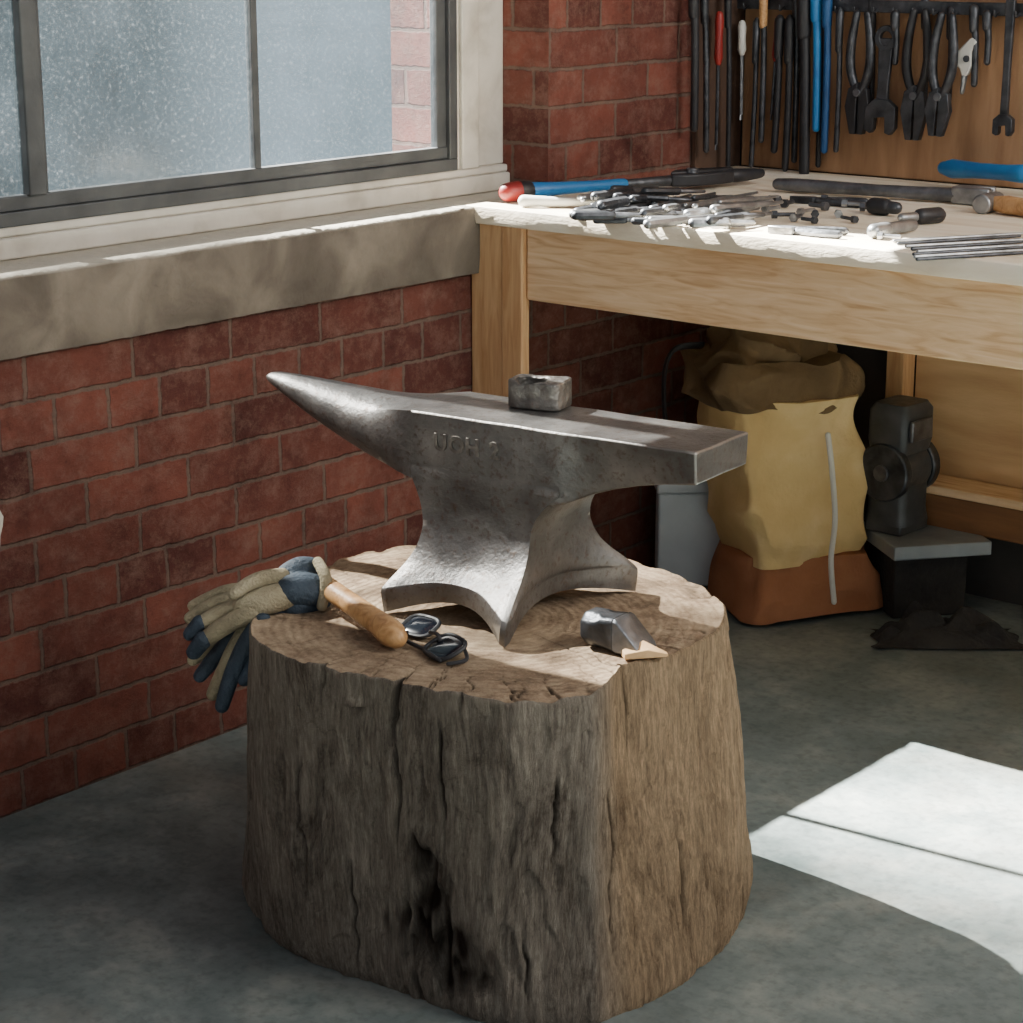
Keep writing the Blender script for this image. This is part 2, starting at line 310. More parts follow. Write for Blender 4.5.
def thing(name,label,cat,loc=(0,0,0),rz=0,group=None,kind=None):
    o=bpy.data.objects.new(name,None); C.objects.link(o); o.location=loc; o.rotation_euler=(0,0,rz); o.empty_display_size=.05
    tag(o,label,cat,group,kind); return o
def tag(o,label=None,cat=None,group=None,kind=None):
    if label: o['label']=label
    if cat: o['category']=cat
    if group: o['group']=group
    if kind: o['kind']=kind
    return o

# ---------------------------------------------------------------- setting
YB=.94; WE=.243; YW=-1.2
b=MB(); b.box((-.3,-5,-.05),(5,YB+.1,0)); tag(b.build('floor',FL,smooth=0),'worn grey concrete floor',None,None,'structure')
b=MB()
b.box((-.30,-4,0),(0,YB,.77)); b.box((-.13,WE,.77),(0,YB,3.2)); b.box((-.30,.10,.77),(-.13,YB,3.2))
b.box((-.30,-4,.77),(0,YW,3.2)); b.box((-.30,YW,2.05),(0,WE,3.2))
wl=b.build('wall_left',BR,smooth=0); tag(wl,'red brick wall under and beside the window',None,None,'structure')
b=MB(); b.box((-.3,YB,0),(4,YB+.1,3.2)); tag(b.build('wall_back',WALLB,smooth=0),'dark back wall behind the tool board',None,None,'structure')
b=MB(); b.box((-90,-60,-.4),(-.32,90,-.05)); g=b.build('ground',M('outside_ground',(22,29,35),(25,32,38),.3,.98,bump=0,spec=.02),smooth=0); tag(g,'grey-blue ground outside the window',None,None,'structure')
b=MB()
n=160; rings=[]
for i in range(n+1):
    y=YW+(WE-YW)*i/n
    def j(k,a): return a*noise.noise(Vector((y*14,k*3.3,0)))+a*.8*noise.noise(Vector((y*55,k*3.3,5)))
    x1=.026 if y<.0 else .0
    rings.append([Vector((-.13,y,.765)),Vector((x1-.003+j(1,.001),y,.768+j(2,.0015))),Vector((x1+j(3,.0015),y,.80)),Vector((x1+j(4,.0015),y,.85)),Vector((x1+j(5,.0018),y,.891+j(6,.002))),Vector((x1-.007+j(7,.0025),y,.8985+j(8,.0008))),Vector((-.06,y,.8995+j(9,.0008))),Vector((-.13,y,.8995))])
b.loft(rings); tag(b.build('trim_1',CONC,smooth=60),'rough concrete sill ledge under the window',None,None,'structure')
w=thing('window_1','hazy metal framed window in the brick wall',None,(-.11,-.45,.9),0,None,'structure')
zt=2.05
b=MB(); b.box((-.13,YW,.9),(-.100,.243,.936)); b.box((-.13,YW,.936),(-.107,.243,.952)); b.build('lower_trim',CREAM,w,bevel=.004)
b=MB(); b.box((-.13,.098,.952),(-.104,.15,zt)); b.box((-.13,.15,.952),(-.119,.243,zt)); b.box((-.13,.086,.952),(-.112,.098,zt)); b.build('jamb_trim',CREAM,w,bevel=.003)
b=MB(); b.box((-.135,YW,.952),(-.106,.086,.976)); b.box((-.135,YW,.976),(-.114,.086,1.000))
b.box((-.135,.062,.976),(-.106,.086,zt)); b.box((-.135,.036,.998),(-.116,.062,zt)); b.box((-.135,YW,zt-.05),(-.1,.086,zt)); b.build('frame',DFRAME,w,bevel=.002)
b=MB(); b.box((-.135,-.972,.998),(-.106,-.936,zt-.04)); b.box((-.135,-.936,.998),(-.118,-.924,zt-.04)); b.build('mullion',DFRAME,w,bevel=.003)
b=MB(); b.box((-.132,-.460,.998),(-.116,-.444,zt-.04)); b.build('muntin',DFRAME,w,bevel=.002)
for y0,y1 in ((YW,-.972),(-.924,-.460),(-.444,.037)):
    b=MB(); b.box((-.126,y0,.996),(-.123,y1,zt-.04)); b.build('pane',GL,w,smooth=0)
b=MB()
p0=onx(-6,528,.001); pts=[]
for k in range(14):
    a=2*math.pi*k/14; pts.append((.016*math.cos(a)*(1+.3*math.sin(3*a)),.04*math.sin(a)*(1+.2*math.cos(5*a))))
b.prism(pts,.003,p0,(0,1,0),(0,0,1)); tag(b.build('trim_2',CREAM,smooth=0),'flake of old white paint left on the bricks',None,None,'structure')

# ---------------------------------------------------------------- workbench
wb=thing('workbench','long pine workbench with plywood top running along the back wall','workbench',(.9,.45,0))
b=MB()
rings=[]
for i in range(61):
    x=.0+2.2*i/60; q=.003*noise.noise(Vector((x*9,1,0)))
    rings.append([Vector((x,-.012+q,.866)),Vector((x,-.015+q,.884)),Vector((x,-.012+q,.900)),Vector((x,YB-.022,.900)),Vector((x,YB-.022,.866))])
b.loft(rings); b.build('bench_top',PLY,wb,smooth=25,bevel=.0015)
b=MB(); b.box((.138,.008,.725),(2.2,.045,.866)); b.build('front_rail',PINE,wb,bevel=.003)
b=MB(); b.box((.002,.0,0),(.082,.05,.866)); b.build('leg',PINEV,wb,bevel=.003)
b=MB(); b.box((.084,-.004,0),(.136,.02,.866)); b.build('leg',PINEV,wb,bevel=.003)
q=ony(894,400,.86); b=MB(); b.box((q.x-.018,.85,0),(q.x+.026,.90,.866)); b.build('leg',PINEV,wb,bevel=.003)
b=MB(); b.box((2.1,0,0),(2.19,.09,.866)); b.build('leg',PINEV,wb,bevel=.003)
sh=ony(914,482,.80)
b=MB(); b.box((sh.x,.80,sh.z-.02),(2.1,.915,sh.z)); b.build('shelf',PINE,wb,bevel=.003)
b=MB(); b.box((sh.x,.81,sh.z-.095),(2.1,.83,sh.z-.021)); b.build('shelf_apron',M('brown_board',(112,74,46),(138,96,60),6,.7,st=(1,8,8)),wb,bevel=.003)
b=MB(); b.box((q.x+.03,.895,sh.z),(2.1,.915,.86)); b.build('back_panel',M('pale_panel_wood',(184,144,102),(214,178,134),4,.6,st=(1,5,5)),wb,bevel=.002)

b=MB(); b.box((.016,YB-.019,.9015),(2.2,YB-.001,2.4)); tb=b.build('tool_board',BOARD,bevel=.002); tag(tb,'tan plywood tool board fixed on the back wall above the bench','board')
b=MB(); b.box((.002,WE+.5,.9015),(.014,YB-.02,2.4)); o=b.build('side_board',M('dark_board',(64,46,36),(90,66,50),4,.8),bevel=.002); tag(o,'narrow dark board in the corner beside the brick pier','board')
yr=YB-.045
a=ony(738,3,yr); c=ony(1040,3,yr)
rl=thing('tool_rail','long dark metal rail with hooks across the tool board','rail',((a.x+c.x)/2,yr,a.z))
b=MB(); b.box((a.x,yr-.004,a.z-.012),(c.x+.5,yr+.004,a.z+.014)); b.box((a.x,yr,a.z+.006),(c.x+.5,YB-.02,a.z+.012)); b.build('bar',DSTEEL,rl,bevel=.001)
for k in range(16):
    x=a.x+.03+k*(c.x-a.x)/15.5
    b=MB(); b.tube(cr([(x,yr-.004,a.z-.006),(x,yr-.02,a.z-.012),(x,yr-.024,a.z-.002)],3),.0025,6); b.build('hook',DSTEEL,rl)

# ---------------------------------------------------------------- hanging tools
YH=YB-.065
def pl(px,py,off=0): return ony(px,py,YH+off) if px>746 else onx(px,py,.045)
def T0(px,ytop,ybot,off=0):
    a=pl(px,ytop,off); c=pl(px,ybot,off); return a,c,(a-c).length
def hang_pliers(px,ytop,ybot,wd,hm,jm,label,jaw=.3,tilt=0,off=0):
    a,c,L=T0(px,ytop,ybot,off); t=thing('pliers',label,'pliers',c); t.rotation_euler=(0,tilt,0)
    piv=L*jaw
    for s in (-1,1):
        b=MB(); b.tube(cr([(s*wd*.08,0,piv*.9),(s*wd*.38,0,piv+.25*(L-piv)),(s*wd*.40,0,piv+.6*(L-piv)),(s*wd*.22,0,L)],5),interp([.0085,.0105,.010,.008],5),10)
        b.build('handle',hm,t,world=False)
    for s in (-1,1):
        b=MB(); b.prism([(0,piv*1.15),(s*wd*.38,piv),(s*wd*.5,piv*.6),(s*wd*.26,0),(s*.002,0),(s*.002,piv*.5)],.016,(0,s*.001,0),(1,0,0),(0,0,1)); b.build('jaw',jm,t,world=False,bevel=.0015)
    b=MB(); b.tube([(0,-.012,piv*.92),(0,.012,piv*.92)],.009,12,rnd=False); b.build('pivot',MSTEEL,t,world=False,bevel=.001)
    return t
def hang_wrench(px,ytop,ybot,wd,m,label,tilt=0,off=0):
    a,c,L=T0(px,ytop,ybot,off); t=thing('wrench',label,'wrench',c); t.rotation_euler=(0,tilt,0)
    b=MB(); b.prism([(-wd*.2,wd*.8),(wd*.2,wd*.8),(wd*.17,L*.5),(wd*.24,L),(-wd*.24,L),(-wd*.17,L*.5)],.010,(0,0,0),(1,0,0),(0,0,1)); b.build('shank',m,t,world=False,bevel=.002)
    b=MB()
    b.prism([(-wd*.2,wd),(-wd*.5,wd*.75),(-wd*.5,.1*wd),(-wd*.3,0),(-wd*.2,.12*wd),(-wd*.2,wd*.45),(wd*.15,wd*.5),(wd*.18,.05*wd),(wd*.34,0),(wd*.5,wd*.2),(wd*.48,wd*.8),(wd*.2,wd)],.016,(0,0,0),(1,0,0),(0,0,1)); b.build('jaw',m,t,world=False,bevel=.0015)
    K=20; R=wd*.36; r=wd*.2
    b=MB(); b.holed([(R*math.cos(6.2832*k/K),R*math.sin(6.2832*k/K)) for k in range(K)],[(r*math.cos(6.2832*k/K),r*math.sin(6.2832*k/K)) for k in range(K)],-.006,.006,Matrix.Translation((0,0,L))@Matrix.Rotation(rad(90),4,'X')); b.build('ring_end',m,t,world=False,bevel=.001)
    return t
def hang_driver(px,ytop,ybot,hm,label,r=.011,tilt=0,hl=.42,sm=STEEL,name='screwdriver',cat='screwdriver',off=0):
    a,c,L=T0(px,ytop,ybot,off); t=thing(name,label,cat,c); t.rotation_euler=(0,tilt,0)
    b=MB(); b.tube([(0,0,L*(1-hl)),(0,0,L*(1-hl*.9)),(0,0,L*(1-hl*.5)),(0,0,L*(1-hl*.12)),(0,0,L)],[r*.7,r,r*.85,r,r*.8],12); b.build('handle',hm,t,world=False)
    b=MB(); b.tube([(0,0,L*(1-hl)),(0,0,.012)],[r*.38,r*.38],8,rnd=False); b.tube([(0,0,.014),(0,0,0)],[r*.38,r*.5],8,rnd=False,flat=.4); b.build('blade',sm,t,world=False)
    return t
def hang_rod(px,ytop,ybot,r,m,label,name='rod',cat='rod',px2=None,tipm=None,off=0):
    a=pl(px,ytop,off); c=pl(px2 if px2 is not None else px,ybot,off); t=thing(name,label,cat,c)
    b=MB(); b.tube(cr([a,a.lerp(c,.5)+Vector((.003,0,0)),c],6),r,10); b.build('shaft',m,t)
    b=MB(); b.tube([a.lerp(c,.02),a.lerp(c,.28)],[r*1.5,r*1.35],10); b.build('grip',tipm or m,t)
    return t
hang_rod(694,-30,128,.009,BLACK,'black rod hanging in the corner nearest the brick pier')
hang_rod(704,-30,150,.007,DSTEEL,'thin dark steel rod hanging second from the brick pier',px2=706)
hang_driver(716,15,150,RED,'red-handled long screwdriver hanging in the corner beside the brick pier',.010,0,.35,DSTEEL)
hang_rod(728,-30,165,.006,BLACK,'slim black rod hanging between red screwdriver and pale file')
hang_driver(741,24,120,WHITEP,'pale-handled file hanging slanted at the left end of the tool rail',.010,-.02,.3,STEEL,'file','file')
hang_rod(757,20,165,.006,DSTEEL,'thin dark rod hanging just right of the pale-handled file',px2=751)
hang_rod(764,-20,140,.007,DSTEEL,'steel rod with brown wooden grip hanging left of the dark red driver',px2=761,tipm=HAND)
hang_driver(771,18,120,RED,'short dark red handled driver hanging between thin dark rods',.009,.05,.4,DSTEEL)
hang_rod(780,18,150,.008,BLACK,'black rod hanging left of the black tong rein',px2=774)
hang_rod(790,18,168,.008,BLACK,'black tong rein hanging left of the thick black bar',px2=785)
hang_rod(797,-18,160,.007,DSTEEL,'grey steel rod hanging behind the thick black bar',px2=794,off=.022)
hang_rod(804,-20,172,.012,BLACK,'thick black bar hanging directly left of the blue rods')
hang_rod(816,-25,128,.009,BLUE,'bright blue rod hanging beside the thick black bar')
hang_rod(828,-25,150,.008,DBLUE,'slimmer darker blue rod hanging nearest the black pliers',px2=824)
hang_rod(821,-25,165,.006,BLACK,'black rod hanging behind and between the two blue rods',px2=818,off=.024)
hang_rod(840,10,150,.006,DSTEEL,'thin steel rod hanging between blue rods and black pliers',px2=836)
hang_pliers(857,14,134,.058,DSTEEL,BLACK,'black slip-joint pliers hanging right of the blue rods',.38)
hang_wrench(880,38,134,.074,DSTEEL,'broad dark adjustable wrench hanging between two pliers',.03)
hang_rod(872,-10,128,.007,BLACK,'black rod hanging behind the broad adjustable wrench',px2=870,off=.025)
hang_pliers(913,12,140,.060,BLACK,DSTEEL,'dark long-handled pliers hanging right of the adjustable wrench',.38)
hang_pliers(936,16,136,.056,DSTEEL,DSTEEL,'grey steel pliers hanging left of the white clamp',.36,.04,off=-.02)
hang_rod(925,-10,120,.006,DSTEEL,'steel rod hanging behind and between two grey pliers',px2=924,off=.025)
hang_rod(951,8,110,.006,BLACK,'slim black rod hanging just left of the white clamp',px2=948,off=.02)
hang_rod(974,8,84,.007,DSTEEL,'short steel rod hanging just right of the white clamp')
a,c,L=T0(962,36,92); t=thing('spring_clamp','small white plastic clamp hanging on the tool board','clamp',c)
b=MB(); b.prism([(-.03,L*.55),(-.01,L*.75),(.012,L*.95),(.024,L),(.03,L*.9),(.02,L*.7),(.022,L*.5),(.012,L*.3),(.0,L*.28),(-.006,L*.42)],.014,(0,0,0),(1,0,0),(0,0,1)); b.build('body',WHITEP,t,world=False,bevel=.003)
b=MB(); b.tube([(0,0,0),(.004,0,L*.32)],[.005,.007],8); b.build('jaw',STEEL,t,world=False)
b=MB(); b.tube([(.01,-.01,L*.6),(.01,.01,L*.6)],.007,12,rnd=False); b.build('pivot',DSTEEL,t,world=False)
hang_wrench(1003,-6,136,.044,DSTEEL,'long slim dark wrench hanging furthest right on the board')
hang_rod(895,14,62,.007,DSTEEL,'short steel punch hanging above the broad wrench')
hang_rod(987,14,62,.007,DSTEEL,'short steel punch hanging left of the long slim wrench')

# ---------------------------------------------------------------- tools lying on the bench
ZB=.9005
def bp(px,py,r=0): return onz(px,py,ZB+r)
def lying(name,label,cat,p1,p2,prof,parts,group=None,seg=12,AB=None):
    rm=max(r for _,r in prof)
    if AB: A,B=AB
    else:
        A=bp(*p1,rm); B=bp(*p2,rm); A.z=B.z=ZB+rm
    t=thing(name,label,cat,((A.x+B.x)/2,(A.y+B.y)/2,min(A.z,B.z)-rm),0,group)
    for pn,m,t0,t1 in parts:
        pr=[(q,r) for q,r in prof if t0-1e-6<=q<=t1+1e-6]
        b=MB(); b.tube([A.lerp(B,q) for q,_ in pr],[r for _,r in pr],seg); b.build(pn,m,t)
    return t,A,B
t,A,B=lying('bolt_cutter','long blue-handled bolt cutter with red end lying at the window end of the bench','cutter',(508,192),(680,180),[(0,.019),(.06,.021),(.12,.019),(.13,.0165),(.3,.013),(.5,.011),(.66,.0115),(.67,.009),(.8,.010),(1,.012)],
   [('end_cap',RED,0,.06),('grip',BLACK,.06,.13),('handle',BLUE,.13,.66),('shaft',DSTEEL,.67,1)])
b=MB(); A2=bp(524,201,.012);B2=bp(606,203,.010); b.tube([A2,A2.lerp(B2,.5),B2],[.012,.009,.004],10); b.build('lower_grip',WHITEP,t)
d=(B-A).normalized(); s=Vector((-d.y,d.x,0)); Bf=Vector((B.x,B.y,ZB+.022))
b=MB(); b.prism([(-.03,-.012),(.0,-.026),(.05,-.03),(.10,-.02),(.13,-.012),(.12,-.002),(.06,-.006),(.02,.0),(-.02,.006)],.026,Bf,d,s); b.build('jaw',BLACK,t,bevel=.005,seg=3)
b=MB(); b.prism([(-.02,.006),(.02,.0),(.06,.004),(.12,.004),(.15,.018),(.11,.028),(.05,.036),(.0,.028)],.030,Bf+Vector((0,0,.002)),d,s); b.build('jaw',BLACK,t,bevel=.005,seg=3)
b=MB(); P_=B+d*.03; b.tube([(P_.x,P_.y,ZB+.03),(P_.x,P_.y,ZB+.044)],.013,14,rnd=False); b.build('pivot_bolt',MSTEEL,t,bevel=.002)
b=MB(); P0=B+d*.10+s*.02; b.tube(cr([P0,P0+d*.05-s*.01,P0+d*.12],4),interp([.012,.015,.010],4),10); b.build('upper_grip',BLACK,t)
t,A,B=lying('pipe_wrench','long grey steel pipe wrench lying across the back of the bench','wrench',(778,184),(982,197),[(0,.012),(.1,.014),(.5,.012),(.8,.014),(1,.016)],[('handle',MSTEEL,0,1)])
d=(B-A).normalized(); s=Vector((-d.y,d.x,0))
b=MB(); b.prism([(-.02,-.02),(.03,-.03),(.06,-.03),(.06,-.008),(.03,.0),(.06,.012),(.055,.03),(-.02,.022)],.034,(B.x-.04,B.y,ZB+.0175),d,s); b.build('jaw',STEEL,t,bevel=.004)
A=ony(944,168,.855); B=ony(1050,176,.80)
t,A,B=lying('chisel','bright blue handled chisel lying over the pipe wrench at the right end','chisel',None,None,[(0,.014),(.08,.020),(.35,.016),(.6,.016),(.75,.019),(.76,.009),(1,.009)],[('handle',BLUE,0,.75),('blade',STEEL,.76,1)],AB=(A,B))
t,A,B=lying('hammer','hammer with pale wooden handle and steel head at the right end of the bench','hammer',(992,203),(1075,214),[(0,.013),(.2,.018),(1,.014)],[('handle',HAND,0,1)])
q=bp(992,203,.018); b=MB(); b.tube([q+Vector((-.006,-.034,.0)),q+Vector((-.006,.034,.0))],[.019,.019],14,rnd=False); b.build('head',STEEL,t,bevel=.003)
for k in range(56):
    cx=random.uniform(600,752); cy=202+24*random.random()+(cx-680)*.03; an=random.uniform(-.5,.3); L=random.uniform(10,36)
    p1=(cx-L*math.cos(an),cy-L*.35*math.sin(an)+3); p2=(cx+L*math.cos(an),cy+L*.35*math.sin(an)-3)
    r=random.uniform(.004,.0078)
    A=bp(*p1,r);B=bp(*p2,r); dz=.009*(k%4)*(.5 if cy>215 else 1); A.z+=dz;B.z+=dz*.6+.001
    t=thing('steel_punch','steel punch in the loose pile in front of the bolt cutter','punch',((A.x+B.x)/2,(A.y+B.y)/2,min(A.z,B.z)-r),0,'steel punches piled near the window end of the bench')
    m=(DSTEEL,MSTEEL,STEEL,DSTEEL)[k%4]
    b=MB(); b.tube([A,A.lerp(B,.55)],[r*1.25,r*1.25],8); b.build('shank',m,t)
    b=MB(); b.tube([A.lerp(B,.55),B],[r*.9,r*.5],8); b.build('tip',(STEEL,MSTEEL)[k%2],t)
for i,(px,py,r,h,m) in enumerate([(768,213,.008,.02,STEEL),(786,208,.009,.018,DSTEEL),(803,215,.007,.022,STEEL),(822,211,.009,.02,MSTEEL),(838,218,.008,.018,STEEL),(852,223,.007,.02,DSTEEL),(748,224,.007,.016,STEEL),(731,229,.006,.016,STEEL),(795,222,.008,.018,MSTEEL),(812,224,.007,.016,DSTEEL),(776,203,.008,.018,DSTEEL),(866,212,.009,.02,MSTEEL),(848,208,.008,.02,STEEL),(760,206,.009,.02,STEEL),(884,240,.007,.018,STEEL),(778,219,.008,.02,DSTEEL),(828,204,.009,.022,MSTEEL),(815,218,.008,.02,DSTEEL)]):
    p=bp(px,py,0); an=random.uniform(0,3.14); dv=Vector((math.cos(an),math.sin(an),0))
    t=thing('bolt','loose steel bolt lying scattered in the middle of the bench','bolt',p,0,'bolts scattered on the bench middle')
    c0=p+Vector((0,0,r*1.05)); 
    b=MB(); b.tube([c0-dv*h*.2,c0+dv*h*1.6],[r*.5,r*.5],8,rnd=False); b.build('shank',m,t)
    b=MB(); b.tube([c0-dv*h*.6,c0-dv*h*.1],[r,r],6,rnd=False); b.build('head',m,t,smooth=20)
def lying_pliers(pA,pB,w,hm,jm,label):
    A=bp(*pA,.007);B=bp(*pB,.007); t=thing('pliers',label,'pliers',((A.x+B.x)/2,(A.y+B.y)/2,ZB)); d=(B-A); L=d.length; d.normalize(); s=Vector((-d.y,d.x,0))
    P=A+d*L*.66
    for k in (-1,1):
        b=MB(); b.tube(cr([A+s*k*w*.5,A+d*L*.25+s*k*w*.42,A+d*L*.5+s*k*w*.2,P],4),interp([.007,.0075,.007,.006],4),8); b.build('handle',hm,t)
        b=MB(); b.prism([(-.01,0),(.0,k*w*.26),(L*.15,k*w*.24),(L*.34,k*.003),(L*.34,0),(.01,0)],.013,P,d,s); b.build('jaw',jm,t,bevel=.001)
lying_pliers((842,233),(768,229),.045,MSTEEL,STEEL,'small steel pliers lying near the front edge of the bench')
lying_pliers((862,203),(790,199),.045,DSTEEL,DSTEEL,'dark pliers lying behind the scattered bolts')
t,A,B=lying('socket','large steel socket lying front right on the bench','socket',(874,231),(912,225),[(0,.013),(.3,.013),(.32,.011),(1,.011)],[('drive_end',STEEL,0,.3),('sleeve',STEEL,.32,1)])
t,A,B=lying('socket','dark ended steel plug lying behind the large socket','socket',(902,218),(938,215),[(0,.009),(.5,.009),(.52,.015),(1,.015)],[('sleeve',STEEL,0,.5),('drive_end',BLACK,.52,1)])
t,A,B=lying('socket','short black socket lying in front of the pipe wrench','socket',(874,206),(896,208),[(0,.016),(.5,.016),(.55,.012),(1,.012)],[('drive_end',BLACK,0,.5),('sleeve',DSTEEL,.55,1)])
for k in range(8):
    x0=890+k*5+random.uniform(-8,8); r=.0032
    A=bp(x0,238+k*2.6+3,r);B=bp(x0+110+random.uniform(-15,25),234+k*2.6+random.uniform(-1,1),r)
    b=MB(); b.tube([A,B],[r,r*.8],8); o=b.build('welding_rod',(STEEL,DSTEEL)[k%2]); tag(o,'thin straight metal rod among those at the front right of the bench','rod','thin rods at the front right of the bench')

# ---------------------------------------------------------------- stump
ZT=.47
SC=(onz(492,618,ZT)); SC.z=0
def polar(pix,z):
    L=[]
    for px,py in pix:
        p=onz(px,py,z)-SC; L.append((math.atan2(p.y,p.x),math.hypot(p.x,p.y)))
    L.sort(); L=[(L[-1][0]-2*math.pi,L[-1][1])]+L+[(L[0][0]+2*math.pi,L[0][1])]
    K=720; a=[]
    for k in range(K):
        th=-math.pi+2*math.pi*k/K
        for (t0,r0),(t1,r1) in zip(L,L[1:]):
            if t0<=th<=t1:
                f=(th-t0)/(t1-t0+1e-9); a.append(r0+(r1-r0)*f); break
        else: a.append(L[0][1])
    for it in range(3):
        a=[sum(a[(k+d)%K] for d in range(-6,7))/13 for k in range(K)]
    return lambda th:(lambda f:(a[int(f)%K]*(1-f%1)+a[(int(f)+1)%K]*(f%1)))(((th+math.pi)/(2*math.pi)*K)%K)
rtop=polar([(248,640),(283,656),(335,669),(388,678),(450,692),(520,702),(570,700),(602,692),(622,666),(680,652),(718,632),(724,608),(700,585),(650,565),(560,548),(480,545),(400,546),(340,560),(290,590),(256,615)],ZT)
rbot=polar([(240,880),(250,917),(275,945),(320,966),(380,988),(450,1012),(520,1030),(580,1030),(640,1012),(702,970),(738,938),(752,898),(745,862),(700,835),(600,818),(450,814),(330,826),(262,850)],0)
def vth(px,R=245): return rad(-50)+math.asin(max(-1,min(1,(px-497)/R)))
cracks=[(vth(388),.014,.36,.47,.024),(vth(392),.008,.22,.36,.014),(vth(312),.008,.40,.47,.010),(vth(468),.006,.40,.47,.008),(vth(655),.008,.34,.47,.010),(vth(535),.006,.02,.10,.010),(vth(330),.008,.0,.16,.010),(vth(700),.008,.05,.2,.010),(vth(560),.006,.2,.34,.008),(vth(620),.006,.06,.3,.009),(vth(290),.007,.1,.3,.009),(vth(440),.007,.24,.40,.010)]
def sdisp(th,z,R):
    x=R*math.cos(th);y=R*math.sin(th)
    n1=noise.noise(Vector((x*6,y*6,z*3)))*.011
    n2=noise.noise(Vector((x*22,y*22,z*6+3)))
    n4=noise.noise(Vector((x*60,y*60,z*13+8)))
    n3=noise.noise(Vector((x*130,y*130,z*26)))
    n6=noise.noise(Vector((x*40,y*40,z*13+2)))
    top=1-.7*max(0,min(1,(z-.42)/.05))
    d=n1+(n2*.0035+n4*.0018-max(0,.06-abs(n4))*.011+n3*.0020)*top
    st_=max(0,min(1,(n6-.16)/.05)); d-=.0026*st_*top
    rot=max(0,.05-abs(n4))*5*max(0,min(1,.4+2*n2)); rot=max(rot,(1-abs(st_*2-1))*.3)*top
    for ct,cw,z0,z1,dp in cracks:
        wob=.05*noise.noise(Vector((ct*5,z*9,2)))+.02*noise.noise(Vector((ct*5,z*40,2)))
        q=abs((th-ct-wob+math.pi)%(2*math.pi)-math.pi)
        zf=max(0,min(1,(z-z0)/.08))*max(0,min(1,(z1+.03-z)/.03))
        g=math.exp(-min(60,(q/cw)**2))*zf; d-=dp*g; rot=max(rot,g*.9)
    ch=vth(422); q=((th-ch-.16*noise.noise(Vector((z*9,4,4)))+math.pi)%(2*math.pi)-math.pi)
    hz=0
    for zc,zw,tw,dp,sh_ in ((.125,.10,.13,.026,2.6),(.06,.05,.19,.020,2.4),(.20,.06,.07,.014,2.6),(.09,.05,.30,.006,1.8)):
        e=(q/tw)**2+((z-zc)/zw)**2; e+= 1.0*noise.noise(Vector((x*34,y*34,z*14)))+1.1*noise.noise(Vector((x*90,y*90,z*30)))
        g=1/(1+math.exp(min(60,(e-.6)*sh_))); g=max(0,(g-.10)/.90); hz=max(hz,g); d-=dp*g
    if hz>.01: rot=max(rot,min(1,hz*(1.0+1.5*noise.noise(Vector((x*70,y*70,z*14+5))))))
    q=(th-vth(345)+math.pi)%(2*math.pi)-math.pi; e=(q/.05)**2+((z-.425)/.012)**2; g=math.exp(-min(60,e)); d+=.010*g*(1 if z>.425 else -.8); rot=max(rot,g*.4 if z<.425 else 0)
    return d,max(0,min(1,rot))
NT=680;NZ=210
st=thing('tree_stump','huge weathered tree stump carrying the anvil','stump',SC)
bm=bmesh.new(); rl_=bm.verts.layers.float.new('rot'); wl_=bm.verts.layers.float.new('lit_warm'); V=[]
def side(th,s):
    z=ZT*s; a_=((th-rad(-15)+math.pi)%(2*math.pi)-math.pi)
    R=rbot(th)*(1-s)+rtop(th)*s +.004*math.sin(math.pi*s)-.014*math.sin(math.pi*s)*math.exp(-(a_/.8)**2)
    a2=((th-rad(-27)+math.pi)%(2*math.pi)-math.pi); R+=.014*math.exp(-(a2/.07)**2)*math.sin(math.pi*min(1,s*.9+.1))
    R-= .008*math.exp(-s*30)
    d,ro=sdisp(th,z,R); return R+d,z,ro
def rimz(th): return .004*noise.noise(Vector((math.cos(th)*9,math.sin(th)*9,1)))-.005*max(0,noise.noise(Vector((math.cos(th)*12,math.sin(th)*12,4)))-.1)*2+.0010*noise.noise(Vector((math.cos(th)*40,math.sin(th)*40,4)))
rimR=[]
for i in range(NZ+1):
    s=i/NZ; row=[]
    for k in range(NT):
        th=2*math.pi*k/NT; R,z,ro=side(th,s)
        if i==NZ: R-=.003; rimR.append((R,ro))
        v=bm.verts.new((R*math.cos(th),R*math.sin(th),z+rimz(th)*s**8)); v[rl_]=ro
        a=((th-rad(-24)+math.pi)%(2*math.pi)-math.pi); v[wl_]=max(0,min(1,(a+.05)/.2))*.9  # sunlit look of the right side painted in as brighter, warmer colour
        row.append(v)
    V.append(row)
for a,b_ in zip(V,V[1:]):
    for k in range(NT): bm.faces.new([a[k],a[(k+1)%NT],b_[(k+1)%NT],b_[k]])
me=bpy.data.meshes.new('trunk'); bm.to_mesh(me); bm.free(); me.polygons.foreach_set('use_smooth',[True]*len(me.polygons)); me.materials.append(stump_side_mat())
o=bpy.data.objects.new('trunk',me); C.objects.link(o); o.parent=st
bm=bmesh.new(); rl_=bm.verts.layers.float.new('rot'); V=[]; NR=80
tc=[(vth(388),.018,.14),(vth(470),.016,.10),(rad(-10),.018,.18),(rad(12),.014,.2),(rad(-160),.02,.15),(rad(60),.02,.1),(vth(560),.014,.12),(vth(640),.014,.13),(vth(430),.012,.09),(vth(520),.012,.10),(rad(-2),.012,.12),(vth(600),.01,.08),(rad(-100),.014,.16),(rad(-120),.014,.14),(rad(30),.014,.15),(rad(175),.014,.15),(rad(-20),.010,.15),(vth(345),.012,.14),(rad(22),.010,.14),(rad(-42),.010,.10),(rad(-140),.012,.15),(rad(5),.008,.22),(rad(-65),.009,.12),(rad(-85),.010,.11)]
